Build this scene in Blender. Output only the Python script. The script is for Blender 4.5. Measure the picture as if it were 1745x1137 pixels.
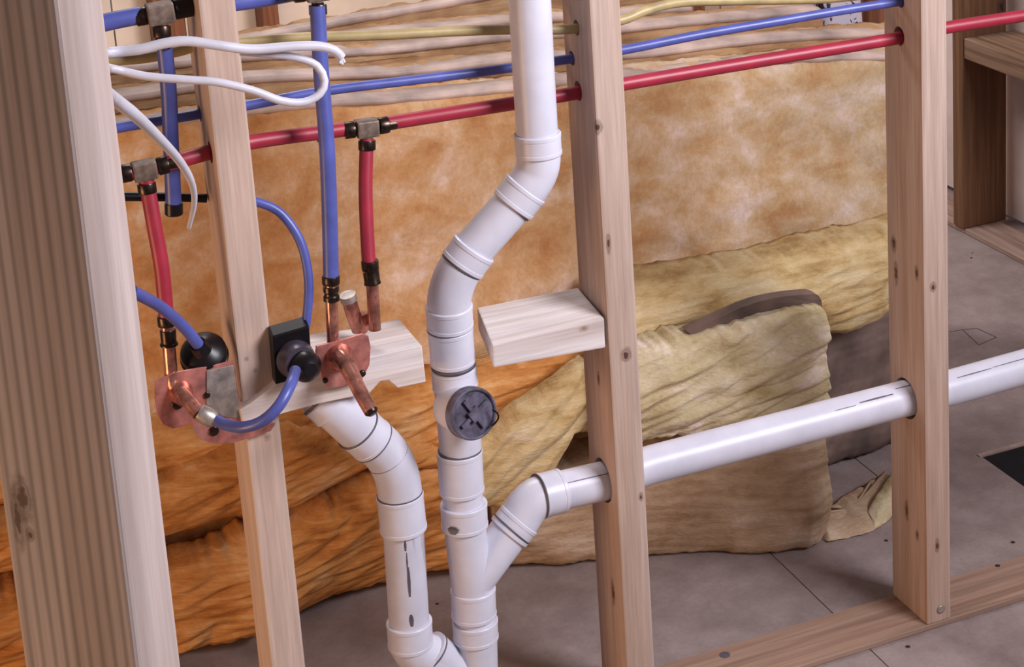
import bpy, bmesh, math, random
from mathutils import Vector, Matrix, noise
random.seed(7)
for o in list(bpy.data.objects): bpy.data.objects.remove(o)
scene = bpy.context.scene
C = scene.collection
V = Vector
# ------------------------------------------------------------------ camera
W, H = 1745.0, 1137.0
F, YAW, PIT, ROLL = 3105.97, 0.415768, 0.248029, -0.0473238
CAM = V((-1.19607, -1.88785, 1.39857))
OX, OY = 245.606, -497.407
_cy, _sy, _cp, _sp = math.cos(YAW), math.sin(YAW), math.cos(PIT), math.sin(PIT)
FWD = V((_sy*_cp, _cy*_cp, -_sp)); _r = V((_cy, -_sy, 0)); _u = _r.cross(FWD)
_c, _s = math.cos(ROLL), math.sin(ROLL)
RGT = _c*_r + _s*_u; UPV = -_s*_r + _c*_u
cd = bpy.data.cameras.new('camera'); cam = bpy.data.objects.new('camera', cd); C.objects.link(cam)
cam.matrix_world = Matrix(((RGT.x, UPV.x, -FWD.x, CAM.x), (RGT.y, UPV.y, -FWD.y, CAM.y), (RGT.z, UPV.z, -FWD.z, CAM.z), (0, 0, 0, 1)))
cd.sensor_fit = 'HORIZONTAL'; cd.sensor_width = 36; cd.lens = F/W*36
cd.shift_x = -OX/W; cd.shift_y = OY/W; cd.clip_start = 0.05
scene.camera = cam
# ------------------------------------------------------------------ light
wd = bpy.data.worlds.new('room'); scene.world = wd; wd.use_nodes = True
bg = wd.node_tree.nodes['Background']; bg.inputs[0].default_value = (0.90, 0.80, 0.84, 1); bg.inputs[1].default_value = 0.16
def area(name, loc, target, size, power, col, sy=None):
    l = bpy.data.lights.new(name, 'AREA'); l.energy = power; l.color = col; l.size = size
    if sy: l.shape = 'RECTANGLE'; l.size_y = sy
    o = bpy.data.objects.new(name, l); C.objects.link(o); o.location = loc
    o.rotation_euler = (V(target)-V(loc)).to_track_quat('-Z', 'Y').to_euler(); return o
kl = area('window_light', (0.7, -1.65, 2.0), (-0.55, 0.2, 1.1), 0.9, 27.5, (0.94, 0.92, 1.0)); kl.data.spread = math.radians(95)
area('wall_fill_light', (-0.4, 1.65, 2.3), (0.7, 1.9, 0.2), 0.9, 36, (1.0, 0.93, 0.92))  # unseen fill lamp, added to brighten the back and right walls
area('work_light', (-2.3, -0.35, 0.28), (-0.6, 0.3, 0.35), 0.6, 13, (1.0, 0.60, 0.32))
scene.view_settings.view_transform = 'Standard'; scene.view_settings.look = 'None'
scene.view_settings.exposure = 0.0; scene.view_settings.gamma = 1.0
scene.view_settings.use_curve_mapping = False

# ------------------------------------------------------------------ helpers
def P(px, py, Y):
    """point of the place seen at that pixel, on the plane y = Y (metres)"""
    d = FWD + (px-W/2-OX)/F*RGT - (py-H/2-OY)/F*UPV
    return CAM + d*((Y-CAM.y)/d.y)
def PZ(px, py, Z):
    d = FWD + (px-W/2-OX)/F*RGT - (py-H/2-OY)/F*UPV
    return CAM + d*((Z-CAM.z)/d.z)
def PX(px, py, X):
    d = FWD + (px-W/2-OX)/F*RGT - (py-H/2-OY)/F*UPV
    return CAM + d*((X-CAM.x)/d.x)
WORLD = {}
def tag(o, label=None, cat=None, group=None, kind=None):
    if label: o['label'] = label
    if cat: o['category'] = cat
    if group: o['group'] = group
    if kind: o['kind'] = kind
    return o
def empty(name, loc, label, cat, group=None):
    o = bpy.data.objects.new(name, None); C.objects.link(o); o.location = loc; o.empty_display_size = 0.02
    WORLD[o] = V(loc); return tag(o, label, cat, group)
def mesh_obj(name, verts, faces, mat, parent=None, smooth=False, label=None):
    c = V((0, 0, 0))
    for v in verts: c += V(v)
    c /= len(verts)
    me = bpy.data.meshes.new(name); me.from_pydata([V(v)-c for v in verts], [], faces)
    bm = bmesh.new(); bm.from_mesh(me); bmesh.ops.recalc_face_normals(bm, faces=bm.faces); bm.to_mesh(me); bm.free()
    me.materials.append(mat)
    if smooth:
        for p in me.polygons: p.use_smooth = True
    o = bpy.data.objects.new(name, me); C.objects.link(o); WORLD[o] = c
    if parent is not None:
        o.parent = parent; o.location = c - WORLD[parent]
    else: o.location = c
    if label: o['label'] = label
    return o
def bevel(o, w, seg=2):
    bm = bmesh.new(); bm.from_mesh(o.data)
    bmesh.ops.bevel(bm, geom=[e for e in bm.edges if len(e.link_faces) == 2 and e.calc_face_angle(0) > 0.5], offset=w, segments=seg, affect='EDGES', profile=0.6)
    for f in bm.faces: f.smooth = False
    bm.to_mesh(o.data); bm.free(); return o
def cut(o, cutters):
    """subtract closed meshes (verts, faces in world metres) from o"""
    tmp = []
    for vs, fs in cutters:
        me = bpy.data.meshes.new('tmp'); me.from_pydata(vs, [], fs)
        bm = bmesh.new(); bm.from_mesh(me); bmesh.ops.recalc_face_normals(bm, faces=bm.faces); bm.to_mesh(me); bm.free()
        t = bpy.data.objects.new('tmp', me); C.objects.link(t); tmp.append(t)
        m = o.modifiers.new('b', 'BOOLEAN'); m.operation = 'DIFFERENCE'; m.object = t; m.solver = 'EXACT'
    bpy.context.view_layer.update()
    dg = bpy.context.evaluated_depsgraph_get()
    me = bpy.data.meshes.new_from_object(o.evaluated_get(dg), depsgraph=dg)
    o.modifiers.clear(); o.data = me
    for t in tmp:
        m = t.data; bpy.data.objects.remove(t); bpy.data.meshes.remove(m)
def ring_basis(t):
    a = V((0, 0, 1)) if abs(t.z) < 0.9 else V((0, 1, 0))
    u = t.cross(a).normalized(); return u, t.cross(u).normalized()
def tube_geo(pts, rad, n=24, flat=None):
    pts = [V(p) for p in pts]; vs = []; fs = []; m = len(pts)
    rr = rad if hasattr(rad, '__len__') else [rad]*m
    u = None
    for i in range(m):
        a = pts[max(i-1, 0)]; b = pts[min(i+1, m-1)]
        t = (b-a)
        if t.length < 1e-9: t = V((0, 0, 1))
        t.normalize()
        if u is None: u, w = ring_basis(t)
        else:
            u = (u - t*u.dot(t)).normalized(); w = t.cross(u).normalized()
        for k in range(n):
            an = 2*math.pi*k/n
            s = 1.0
            vs.append(pts[i] + (u*math.cos(an) + w*math.sin(an))*rr[i])
    for i in range(m-1):
        for k in range(n):
            fs.append((i*n+k, i*n+(k+1) % n, (i+1)*n+(k+1) % n, (i+1)*n+k))
    fs.append(tuple(range(n))[::-1]); fs.append(tuple((m-1)*n+k for k in range(n)))
    return vs, fs
def smooth_path(ctrl, step=0.006):
    """Catmull-Rom through 3D points"""
    ctrl = [V(c) for c in ctrl]
    if len(ctrl) < 3:
        a, b = ctrl; n = 2; return [a.lerp(b, i/n) for i in range(n+1)]
    out = []
    ext = [ctrl[0]*2-ctrl[1]] + ctrl + [ctrl[-1]*2-ctrl[-2]]
    for i in range(1, len(ext)-2):
        p0, p1, p2, p3 = ext[i-1:i+3]
        n = max(2, int((p2-p1).length/step))
        for k in range(n):
            t = k/n
            out.append(0.5*((2*p1)+(p2-p0)*t+(2*p0-5*p1+4*p2-p3)*t*t+(-p0+3*p1-3*p2+p3)*t**3))
    out.append(ctrl[-1]); return out
def tube(name, ctrl, r, mat, parent=None, smooth=True, n=20, label=None, curve=True):
    pts = smooth_path(ctrl) if curve else [V(c) for c in ctrl]
    if hasattr(r, '__len__'):
        m = len(pts); k = len(r)-1
        rr = []
        for i in range(m):
            t = i/(m-1)*k; a = min(int(t), k-1); rr.append(r[a]*(1-(t-a))+r[a+1]*(t-a))
    else: rr = r
    vs, fs = tube_geo(pts, rr, n)
    o = mesh_obj(name, vs, fs, mat, parent, smooth, label)
    return soft(o) if smooth else o
def soft(o, ang=0.6):
    me = o.data
    bm = bmesh.new(); bm.from_mesh(me)
    for f in bm.faces: f.smooth = True
    for e in bm.edges:
        if len(e.link_faces) == 2 and e.calc_face_angle(0) > ang: e.smooth = False
    bm.to_mesh(me); bm.free(); return o
def px_path(l): return [P(*a) for a in l]
def lathe(a, b, prof, n=32):
    """profile [(t along a->b in metres, radius)] as a closed tube"""
    a = V(a); d = (V(b)-a).normalized()
    return tube_geo([a + d*t for t, r in prof], [r for t, r in prof], n) if False else _lathe(a, d, prof, n)
def _lathe(a, d, prof, n):
    u, w = ring_basis(d); vs = []; fs = []
    for t, r in prof:
        for k in range(n):
            an = 2*math.pi*k/n; vs.append(a+d*t+(u*math.cos(an)+w*math.sin(an))*max(r, 1e-5))
    m = len(prof)
    for i in range(m-1):
        for k in range(n): fs.append((i*n+k, i*n+(k+1) % n, (i+1)*n+(k+1) % n, (i+1)*n+k))
    fs.append(tuple(range(n))[::-1]); fs.append(tuple((m-1)*n+k for k in range(n)))
    return vs, fs
def box_geo(x0, x1, y0, y1, z0, z1):
    vs = [V((x, y, z)) for x in (x0, x1) for y in (y0, y1) for z in (z0, z1)]
    return vs, [(0, 1, 3, 2), (4, 6, 7, 5), (0, 4, 5, 1), (2, 3, 7, 6), (0, 2, 6, 4), (1, 5, 7, 3)]
def prism_geo(front, back):
    n = len(front)
    fs = [tuple(range(n)), tuple(range(2*n-1, n-1, -1))] + [(k, (k+1) % n, n+(k+1) % n, n+k) for k in range(n)]
    return [V(v) for v in front]+[V(v) for v in back], fs
def plate(name, outline, Y, th, mat, parent=None, label=None, bev=0.0008):
    f = [P(x, y, Y) for x, y in outline]; b = [v+V((0, th, 0)) for v in f]
    o = mesh_obj(name, *prism_geo(f, b), mat, parent, False, label)
    if bev: bevel(o, bev, 2)
    return o

# ------------------------------------------------------------------ materials
def newmat(name):
    m = bpy.data.materials.new(name); m.use_nodes = True
    nt = m.node_tree; b = nt.nodes['Principled BSDF']; return m, nt, b
def N(nt, t, **kw):
    n = nt.nodes.new(t)
    for k, v in kw.items(): setattr(n, k, v)
    return n
def link(nt, a, b): nt.links.new(a, b)
def sc(c):  # srgb 0..255 -> linear
    return tuple(((x/255)/12.92 if x/255 <= 0.04045 else ((x/255+0.055)/1.055)**2.4) for x in c)+(1,)
def mapping(nt, scale, src='Object', loc=(0, 0, 0)):
    tc = N(nt, 'ShaderNodeTexCoord'); mp = N(nt, 'ShaderNodeMapping'); mp.inputs['Scale'].default_value = scale
    mp.inputs['Location'].default_value = loc
    link(nt, tc.outputs[src], mp.inputs['Vector']); return mp.outputs[0]
def noise_n(nt, vec, scale, detail=4, rough=0.55, dist=0.0):
    n = N(nt, 'ShaderNodeTexNoise'); n.inputs['Scale'].default_value = scale; n.inputs['Detail'].default_value = detail
    n.inputs['Roughness'].default_value = rough; n.inputs['Distortion'].default_value = dist
    link(nt, vec, n.inputs['Vector']); return n.outputs['Fac']
def ramp(nt, fac, stops):
    r = N(nt, 'ShaderNodeValToRGB'); e = r.color_ramp.elements
    while len(e) < len(stops): e.new(0.5)
    for i, (p, c) in enumerate(stops): e[i].position = p; e[i].color = c
    link(nt, fac, r.inputs[0]); return r.outputs[0]
def mix(nt, fac, a, b, mode='MIX'):
    m = N(nt, 'ShaderNodeMix', data_type='RGBA', blend_type=mode)
    for s, x in ((0, fac), (6, a), (7, b)):
        if hasattr(x, 'links'): link(nt, x, m.inputs[s])
        else: m.inputs[s].default_value = x
    return m.outputs[2]
def bump(nt, b, h, strength, dist):
    n = N(nt, 'ShaderNodeBump'); n.inputs['Strength'].default_value = strength; n.inputs['Distance'].default_value = dist
    link(nt, h, n.inputs['Height']); link(nt, n.outputs[0], b.inputs['Normal'])
def wood(name, axis, light, dark, stripes=0.35, freq=90, knots=(), loc=(0, 0, 0), knot_col=(78, 50, 38), wave=False):
    m, nt, b = newmat(name)
    s = [1, 1, 1]; s[axis] = 0.035
    v = mapping(nt, s, loc=loc)
    big = noise_n(nt, v, 22, 3, 0.5, 0.3)
    fine = noise_n(nt, v, freq*3.0, 5, 0.6)
    ring = noise_n(nt, v, freq, 2, 0.5, 0.4)
    col = ramp(nt, big, [(0.3, sc(dark)), (0.68, sc(light))])
    rg = ramp(nt, ring, [(0.40, (0, 0, 0, 1)), (0.60, (1, 1, 1, 1))])
    col = mix(nt, stripes, col, mix(nt, rg, sc([x*0.72 for x in dark]), sc([min(255, x*1.05) for x in light])))
    if wave:
        wv = N(nt, 'ShaderNodeTexWave', wave_type='BANDS', bands_direction='Y'); wv.inputs['Scale'].default_value = 34
        wv.inputs['Distortion'].default_value = 2.2; wv.inputs['Detail'].default_value = 2; wv.inputs['Detail Scale'].default_value = 0.6
        s2 = [1, 1, 1]; s2[axis] = 0.05
        link(nt, mapping(nt, s2), wv.inputs['Vector'])
        wr = ramp(nt, wv.outputs['Fac'], [(0.0, (0, 0, 0, 1)), (0.16, (0.25, 0.25, 0.25, 1)), (0.42, (0.85, 0.85, 0.85, 1)), (1.0, (1, 1, 1, 1))])
        col = mix(nt, wr, mix(nt, 0.55, col, sc([x*0.6 for x in dark])), col)
    fr = ramp(nt, fine, [(0.35, (0.82, 0.80, 0.78, 1)), (0.65, (1.06, 1.05, 1.05, 1))])
    col = mix(nt, 0.8, col, fr, 'MULTIPLY')
    spot = N(nt, 'ShaderNodeTexCoord').outputs['Object']
    for (kx, ky, kz, r, el) in knots:       # an elongated dark knot with rings around
        sub = N(nt, 'ShaderNodeVectorMath', operation='SUBTRACT'); link(nt, spot, sub.inputs[0]); sub.inputs[1].default_value = (kx, ky, kz)
        es = [1, 1, 1]; es[axis] = 1/el
        mu = N(nt, 'ShaderNodeVectorMath', operation='MULTIPLY'); link(nt, sub.outputs[0], mu.inputs[0]); mu.inputs[1].default_value = es
        ln = N(nt, 'ShaderNodeVectorMath', operation='LENGTH'); link(nt, mu.outputs[0], ln.inputs[0])
        wob = N(nt, 'ShaderNodeMath', operation='MULTIPLY_ADD'); link(nt, noise_n(nt, spot, 160, 2), wob.inputs[0]); wob.inputs[1].default_value = r*0.9
        link(nt, ln.outputs['Value'], wob.inputs[2])
        dv = N(nt, 'ShaderNodeMath', operation='DIVIDE'); link(nt, wob.outputs[0], dv.inputs[0]); dv.inputs[1].default_value = r*2.0
        mk = ramp(nt, dv.outputs[0], [(0.0, (1, 1, 1, 1)), (0.42, (0.95, 0.95, 0.95, 1)), (0.52, (0.35, 0.35, 0.35, 1)), (0.62, (0.55, 0.55, 0.55, 1)), (0.85, (0, 0, 0, 1))])
        col = mix(nt, mk, col, sc(knot_col))
    link(nt, col, b.inputs['Base Color']); b.inputs['Roughness'].default_value = 0.62; b.inputs['Specular IOR Level'].default_value = 0.3
    bump(nt, b, fine, 0.25, 0.0006); return m
def fibre(name, cols, xg=None, stretch=(5, 5, 26), scale=4.0, seed=0.0, blotch=9.0, bs=0.6):
    """glass wool: stretched strands, blotches, hazy pink patches"""
    m, nt, b = newmat(name)
    v = mapping(nt, stretch, loc=(seed, seed*1.7, seed*0.6)); v1 = mapping(nt, (1, 1, 1.5), loc=(seed, 0, seed))
    st = noise_n(nt, v, scale, 6, 0.65, 0.35)
    bl = noise_n(nt, v1, blotch, 5, 0.6, 0.45)
    fine = noise_n(nt, v, scale*9, 4, 0.7)
    ad = N(nt, 'ShaderNodeMath', operation='MULTIPLY_ADD'); link(nt, st, ad.inputs[0]); ad.inputs[1].default_value = 0.45
    m2 = N(nt, 'ShaderNodeMath', operation='MULTIPLY'); link(nt, bl, m2.inputs[0]); m2.inputs[1].default_value = 0.6
    link(nt, m2.outputs[0], ad.inputs[2])
    a = ramp(nt, ad.outputs[0], [(0.38, sc(cols[0])), (0.49, sc(cols[1])), (0.58, sc(cols[2])), (0.68, sc(cols[3]))])
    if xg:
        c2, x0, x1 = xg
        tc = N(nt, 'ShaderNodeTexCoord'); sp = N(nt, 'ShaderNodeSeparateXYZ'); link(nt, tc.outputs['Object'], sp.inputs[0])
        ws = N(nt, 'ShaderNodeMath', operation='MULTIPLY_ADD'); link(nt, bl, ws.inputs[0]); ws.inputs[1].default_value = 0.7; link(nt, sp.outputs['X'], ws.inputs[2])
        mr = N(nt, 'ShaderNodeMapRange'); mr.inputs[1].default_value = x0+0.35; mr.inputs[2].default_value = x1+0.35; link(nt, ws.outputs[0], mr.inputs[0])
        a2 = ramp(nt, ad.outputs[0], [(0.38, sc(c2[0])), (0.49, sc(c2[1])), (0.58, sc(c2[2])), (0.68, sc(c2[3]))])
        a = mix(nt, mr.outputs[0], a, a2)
    fr = ramp(nt, fine, [(0.3, (0.86, 0.84, 0.8, 1)), (0.7, (1.08, 1.08, 1.08, 1))])
    link(nt, mix(nt, 0.9, a, fr, 'MULTIPLY'), b.inputs['Base Color'])
    b.inputs['Roughness'].default_value = 0.9; b.inputs['Specular IOR Level'].default_value = 0.15
    hs = N(nt, 'ShaderNodeMath', operation='ADD'); link(nt, st, hs.inputs[0])
    h2 = N(nt, 'ShaderNodeMath', operation='MULTIPLY'); link(nt, fine, h2.inputs[0]); h2.inputs[1].default_value = 0.35; link(nt, h2.outputs[0], hs.inputs[1])
    bump(nt, b, hs.outputs[0], bs, 0.006); return m
def plastic(name, col, rough=0.3, var=0.06, metal=0.0, vs=30, dirt=None, dscale=(1, 1, 0.15), spec=0.5):
    m, nt, b = newmat(name)
    v = mapping(nt, (1, 1, 1)); n = noise_n(nt, v, vs, 4)
    lo = sc([max(0, c*(1-var*2)) for c in col]); hi = sc([min(255, c*(1+var)) for c in col])
    c = ramp(nt, n, [(0.3, lo), (0.7, hi)])
    if dirt:
        d = noise_n(nt, mapping(nt, dscale), 60, 3, 0.6)
        mk = ramp(nt, d, [(0.60, (0, 0, 0, 1)), (0.72, (1, 1, 1, 1))])
        c = mix(nt, mk, c, sc(dirt))
    link(nt, c, b.inputs['Base Color']); b.inputs['Roughness'].default_value = rough; b.inputs['Metallic'].default_value = metal
    b.inputs['Specular IOR Level'].default_value = spec
    return m
PINE_L, PINE_D = (218, 196, 172), (196, 168, 140)
M_floor, nt, b = newmat('subfloor')
v = mapping(nt, (1, 1, 1)); n1 = noise_n(nt, v, 3.5, 5, 0.6); n2 = noise_n(nt, v, 160, 4, 0.7); n3 = noise_n(nt, v, 18, 4, 0.6)
c = ramp(nt, n1, [(0.3, sc((138, 120, 116))), (0.7, sc((164, 148, 144)))])
c = mix(nt, 0.5, c, ramp(nt, n3, [(0.35, sc((130, 114, 112))), (0.7, sc((168, 154, 150)))]))
c = mix(nt, 0.8, c, ramp(nt, n2, [(0.3, (0.85, 0.84, 0.84, 1)), (0.7, (1.06, 1.06, 1.06, 1))]), 'MULTIPLY')
link(nt, c, b.inputs['Base Color']); b.inputs['Roughness'].default_value = 0.8; bump(nt, b, n2, 0.2, 0.001)
M_pvc = plastic('white_pvc', (212, 210, 222), 0.36, 0.02, vs=25)
M_pvc_dirty = plastic('scuffed_white_pvc', (206, 204, 216), 0.4, 0.02, dirt=(128, 116, 122), dscale=(1, 1, 0.10))
M_seam = plastic('mark_and_shade_grey', (92, 84, 92), 0.5)
M_plug = plastic('grey_plug', (98, 92, 108), 0.22, 0.2, vs=60)
M_red = plastic('red_tubing', (162, 40, 60), 0.42, 0.05)
M_blue = plastic('blue_tubing', (84, 92, 164), 0.36, 0.06)
M_bluedark = plastic('dark_blue_tubing', (36, 38, 78), 0.35, 0.06)
M_black = plastic('black_plastic', (20, 15, 18), 0.34, 0.1, spec=0.35)
M_crimp = plastic('oxidised_copper_ring', (70, 56, 48), 0.3, 0.2, metal=0.8, vs=120)
M_brass = plastic('dull_tee_metal', (128, 110, 98), 0.5, 0.15, metal=0.35, vs=90)
M_cop = plastic('copper', (200, 134, 116), 0.25, 0.2, metal=0.7, vs=60, dirt=(110, 72, 56), dscale=(1, 1, 1))
M_copplate = plastic('copper_plate', (206, 132, 122), 0.3, 0.16, metal=0.45, vs=40, dirt=(176, 156, 144), dscale=(.5, .5, .5))
M_galv = plastic('galvanised', (172, 160, 152), 0.42, 0.15, metal=0.55, vs=60)
M_white = plastic('white_cable_sheath', (208, 204, 214), 0.42, 0.03)
M_yellow = plastic('yellow_cable_sheath', (178, 156, 108), 0.42, 0.06)
M_dark = plastic('dark_hole', (42, 36, 38), 0.8, 0.1)
M_kraft = plastic('pinkish_kraft_paper', (180, 156, 144), 0.6, 0.12, vs=14)
M_greykraft = plastic('grey_brown_kraft', (112, 92, 84), 0.7, 0.22, vs=10, dirt=(84, 62, 54), dscale=(.25, .25, .25))
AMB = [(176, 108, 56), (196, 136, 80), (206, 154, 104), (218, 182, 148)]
AMB2 = [(150, 88, 42), (190, 126, 66), (210, 150, 90), (228, 184, 132)]
YEL = [(160, 126, 78), (196, 168, 120), (210, 188, 146), (230, 208, 184)]
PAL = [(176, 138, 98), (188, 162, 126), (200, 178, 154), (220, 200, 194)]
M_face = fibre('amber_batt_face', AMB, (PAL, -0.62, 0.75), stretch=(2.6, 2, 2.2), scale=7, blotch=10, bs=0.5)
M_amb = fibre('amber_wool', AMB2, stretch=(3.5, 5, 28), scale=4, seed=3)
M_amb2 = fibre('amber_wool_striated', AMB2, stretch=(3, 5, 34), scale=4, seed=9)
M_yel = fibre('yellow_wool', YEL, stretch=(4, 6, 18), scale=4, seed=5)
M_yel2 = fibre('pale_yellow_wool', [(158, 136, 96), (194, 176, 138), (208, 192, 160), (234, 218, 208)], stretch=(4, 5, 10), scale=4, seed=12)
M_tan = fibre('brown_yellow_wool', [(140, 114, 86), (178, 150, 122), (190, 164, 138), (208, 188, 170)], stretch=(3, 5, 9), scale=4, seed=17)
M_side = fibre('tan_wool_edge', [(132, 96, 66), (160, 122, 88), (178, 142, 104), (194, 164, 132)], stretch=(1.5, 5, 30), scale=3, seed=21)

# ------------------------------------------------------------------ structure
ZF = -0.009
seamY = PZ(1520, 828, ZF)
fl = bpy.data.objects.new('floor', None); C.objects.link(fl); WORLD[fl] = V((0, 0, ZF)); fl.location = (0, 0, ZF); fl['kind'] = 'structure'
fl['label'] = 'grey brown sheet subfloor with fine joints'
xs = [-3.2, -2.29, -1.35, -0.0905, 0.1705, 1.6, 3.0]
xs = [-3.6, -2.35, -1.22, -0.0902, 1.13, 2.35, 3.6]
ys = [-3.2, -1.6, 2.6, 4.4]
dx0, dx1, dy0, dy1 = 0.352, 0.66, 0.262, 0.385
for i in range(len(xs)-1):
    for j in range(len(ys)-1):
        g = 0.0008
        o = mesh_obj('subfloor_sheet', *box_geo(xs[i]+g, xs[i+1]-g, ys[j]+g, ys[j+1]-g, ZF-0.018, ZF), M_floor, fl)
        if xs[i] < dx0 < xs[i+1] and ys[j] < dy0 < ys[j+1]:
            cut(o, [box_geo(dx0, dx1, dy0, dy1, -0.1, 0.1), box_geo(0.1697, 0.1716, 0.375, ys[j+1]+.1, -0.1, 0.1)])
mesh_obj('floor_joist_bay', *box_geo(-3.6, 3.6, -3.2, 4.4, ZF-0.20, ZF-0.19), M_dark, fl)
# floor duct boot in its opening
duct = empty('floor_duct', ((dx0+dx1)/2, (dy0+dy1)/2, ZF-0.1), 'dark rectangular duct opening cut in the floor at the right', 'duct')
w = 0.0015
fr_f = []
vs = []; fs = []
for (a0, a1, b0, b1) in ((dx0, dx0+w, dy0, dy1), (dx1-w, dx1, dy0, dy1), (dx0+w, dx1-w, dy0, dy0+w), (dx0+w, dx1-w, dy1-w, dy1)):
    g, f = box_geo(a0, a1, b0, b1, ZF-0.12, ZF-0.001); k = len(vs); vs += g; fs += [tuple(i+k for i in q) for q in f]
mesh_obj('duct_wall', vs, fs, M_dark, duct)
mesh_obj('duct_bottom', *box_geo(dx0+w, dx1-w, dy0+w, dy1-w, ZF-0.125, ZF-0.12), M_dark, duct)
mesh_obj('duct_flange', *box_geo(dx0-0.004, dx1, dy1, dy1+0.009, ZF, ZF+0.002), M_kraft, duct)

def wx(px, Y, py=600): return P(px, py, Y).x
# wall studs of the open partition
X4, X3, X2 = 0.0, -0.4435, -0.8805
NEED_CUT = {}
def stud(x, z0, z1, mat, label, group='upright studs of the open partition'):
    o = mesh_obj('wall_stud', *box_geo(x, x+0.038, 0, 0.089, z0, z1), mat); bevel(o, 0.0025, 2)
    tag(o, label, 'stud', group); return o
def lk(x, px, py, Y, oz, r, el=1.6, xx=None):
    """knot location in the stud's own coordinates"""
    p = P(px, py, Y) if xx is None else PX(px, py, xx)
    return (p.x-x-0.019, p.y-0.0445, p.z-oz, r, el)
zc = 0.6
kn4 = [lk(X4, 1590, 490, 0, zc, .0045, 1.6), lk(X4, 1597, 930, 0, zc, .0035, 3), lk(X4, 0, 420, 0, zc, .006, 2.5, X4) if False else lk(X4, 1523, 415, 0, zc, .0065, 1.8, X4), lk(X4, 1527, 465, 0, zc, .005, 3.4, X4), lk(X4, 1562, 465, 0, zc, .005, 2, X4), lk(X4, 1545, 870, 0, zc, .005, 3, X4), lk(X4, 1563, 912, 0, zc, .004, 2, X4)]
kn3 = [lk(X3, 1018, 217, 0, zc, .006, 1.5), lk(X3, 1067, 605, 0, zc, .0065, 1.4), lk(X3, 1037, 415, 0, zc, .003, 4), lk(X3, 1092, 847, 0, zc, .003, 2), lk(X3, 1020, 645, 0, zc, .004, 2.5, X3), lk(X3, 1045, 1010, 0, zc, .006, 3, X3)]
kn2 = [lk(X2, 420, 612, 0, zc, .0028, 1), lk(X2, 435, 632, 0, zc, .003, 1), lk(X2, 455, 745, 0, zc, .004, 1.2)]
S4 = stud(X4, 0, 2.4-1.2, wood('pine_stud_right', 2, (196, 174, 162), (182, 150, 132), 0.16, knots=kn4, loc=(3, 1, 0)), 'pine stud at the right with white drain pipe coming out on both sides')
S3 = stud(X3, 0, 1.2, wood('pine_stud_middle', 2, (198, 176, 164), (182, 152, 132), 0.16, knots=kn3, loc=(7, 2, 0)), 'knotty pine stud in the middle, between two stretches of white drain pipe')
S2 = stud(X2, 0, 1.2, wood('pine_stud_left', 2, (206, 184, 172), (192, 162, 144), 0.14, knots=kn2, loc=(1, 5, 0), knot_col=(150, 128, 116)), 'pine stud behind the white cable loop, second from the left')
mesh_top = None
# bottom plate
bp = mesh_obj('bottom_plate', *box_geo(-1.3, 1.2, 0, 0.089, ZF, 0), wood('pine_plate', 0, (170, 142, 124), (146, 112, 94), 0.35, loc=(2, 2, 2)))
bevel(bp, 0.0015, 1); tag(bp, 'reddish pine bottom plate lying on the floor under the studs', 'lumber')
nail = lambda name, p, r, mat, par: mesh_obj(name, *_lathe(V(p), V((0, -1, 0)), [(-.002, r*.5), (0, r), (0.0015, r), (0.002, r*.6)], 14), mat, par, True)
nh = nail('nail_head', P(1603, 1038, 0), 0.006, M_galv, None)
nh['label'] = 'round bright nail head'; nh.parent = S4; nh.location = WORLD[nh]-WORLD[S4]; 
# near stud turned on edge
th = 0.7359; A = V((-1.11424, -0.91992, 0)); ln = V((0.01077, 0.04474, 1.0))
wv = V((math.cos(th), math.sin(th), 0)); vv = V((-math.sin(th), math.cos(th), 0))
kn1 = []
def n1pt(px, py):   # point on the brown wide face
    d = FWD + (px-W/2-OX)/F*RGT - (py-H/2-OY)/F*UPV
    nn = R.col[0]; t = (ctr-nn*0.019-CAM).dot(nn)/d.dot(nn); return CAM+d*t
me = mesh_obj('near_wall_stud', *box_geo(0, 0.038, 0, 0.089, ZF, 1.5), M_pvc)
WORLD[me] = V((0.019, 0.0445, (ZF+1.5)/2))
R = Matrix(((wv.x, vv.x, 0), (wv.y, vv.y, 0), (0, 0, 1)))
sh = Matrix.Rotation(-ln.y, 3, 'X') @ Matrix.Rotation(ln.x, 3, 'Y')
R = sh @ R
ctr = A + ln*((ZF+1.5)/2) + wv*0.019 + vv*0.0445
Ri = R.inverted()
kn1 = []
for (px, py, r, el) in ((38, 850, .007, 2.2), (52, 912, .0035, 1.3), (30, 885, .004, 5)):
    q = Ri @ (n1pt(px, py)-ctr); kn1.append((q.x, q.y, q.z, r, el))
me.data.materials[0] = wood('near_pine', 2, (234, 216, 210), (214, 188, 176), 0.15, freq=60, knots=kn1, loc=(4, 4, 0), knot_col=(96, 66, 52), wave=True)
bevel(me, 0.0035, 3)
me.rotation_euler = R.to_euler(); me.location = ctr
tag(me, 'nearest pine stud at the left edge, wide striped brown side and pale narrow side', 'stud', 'upright studs of the open partition')
S1 = me

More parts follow.
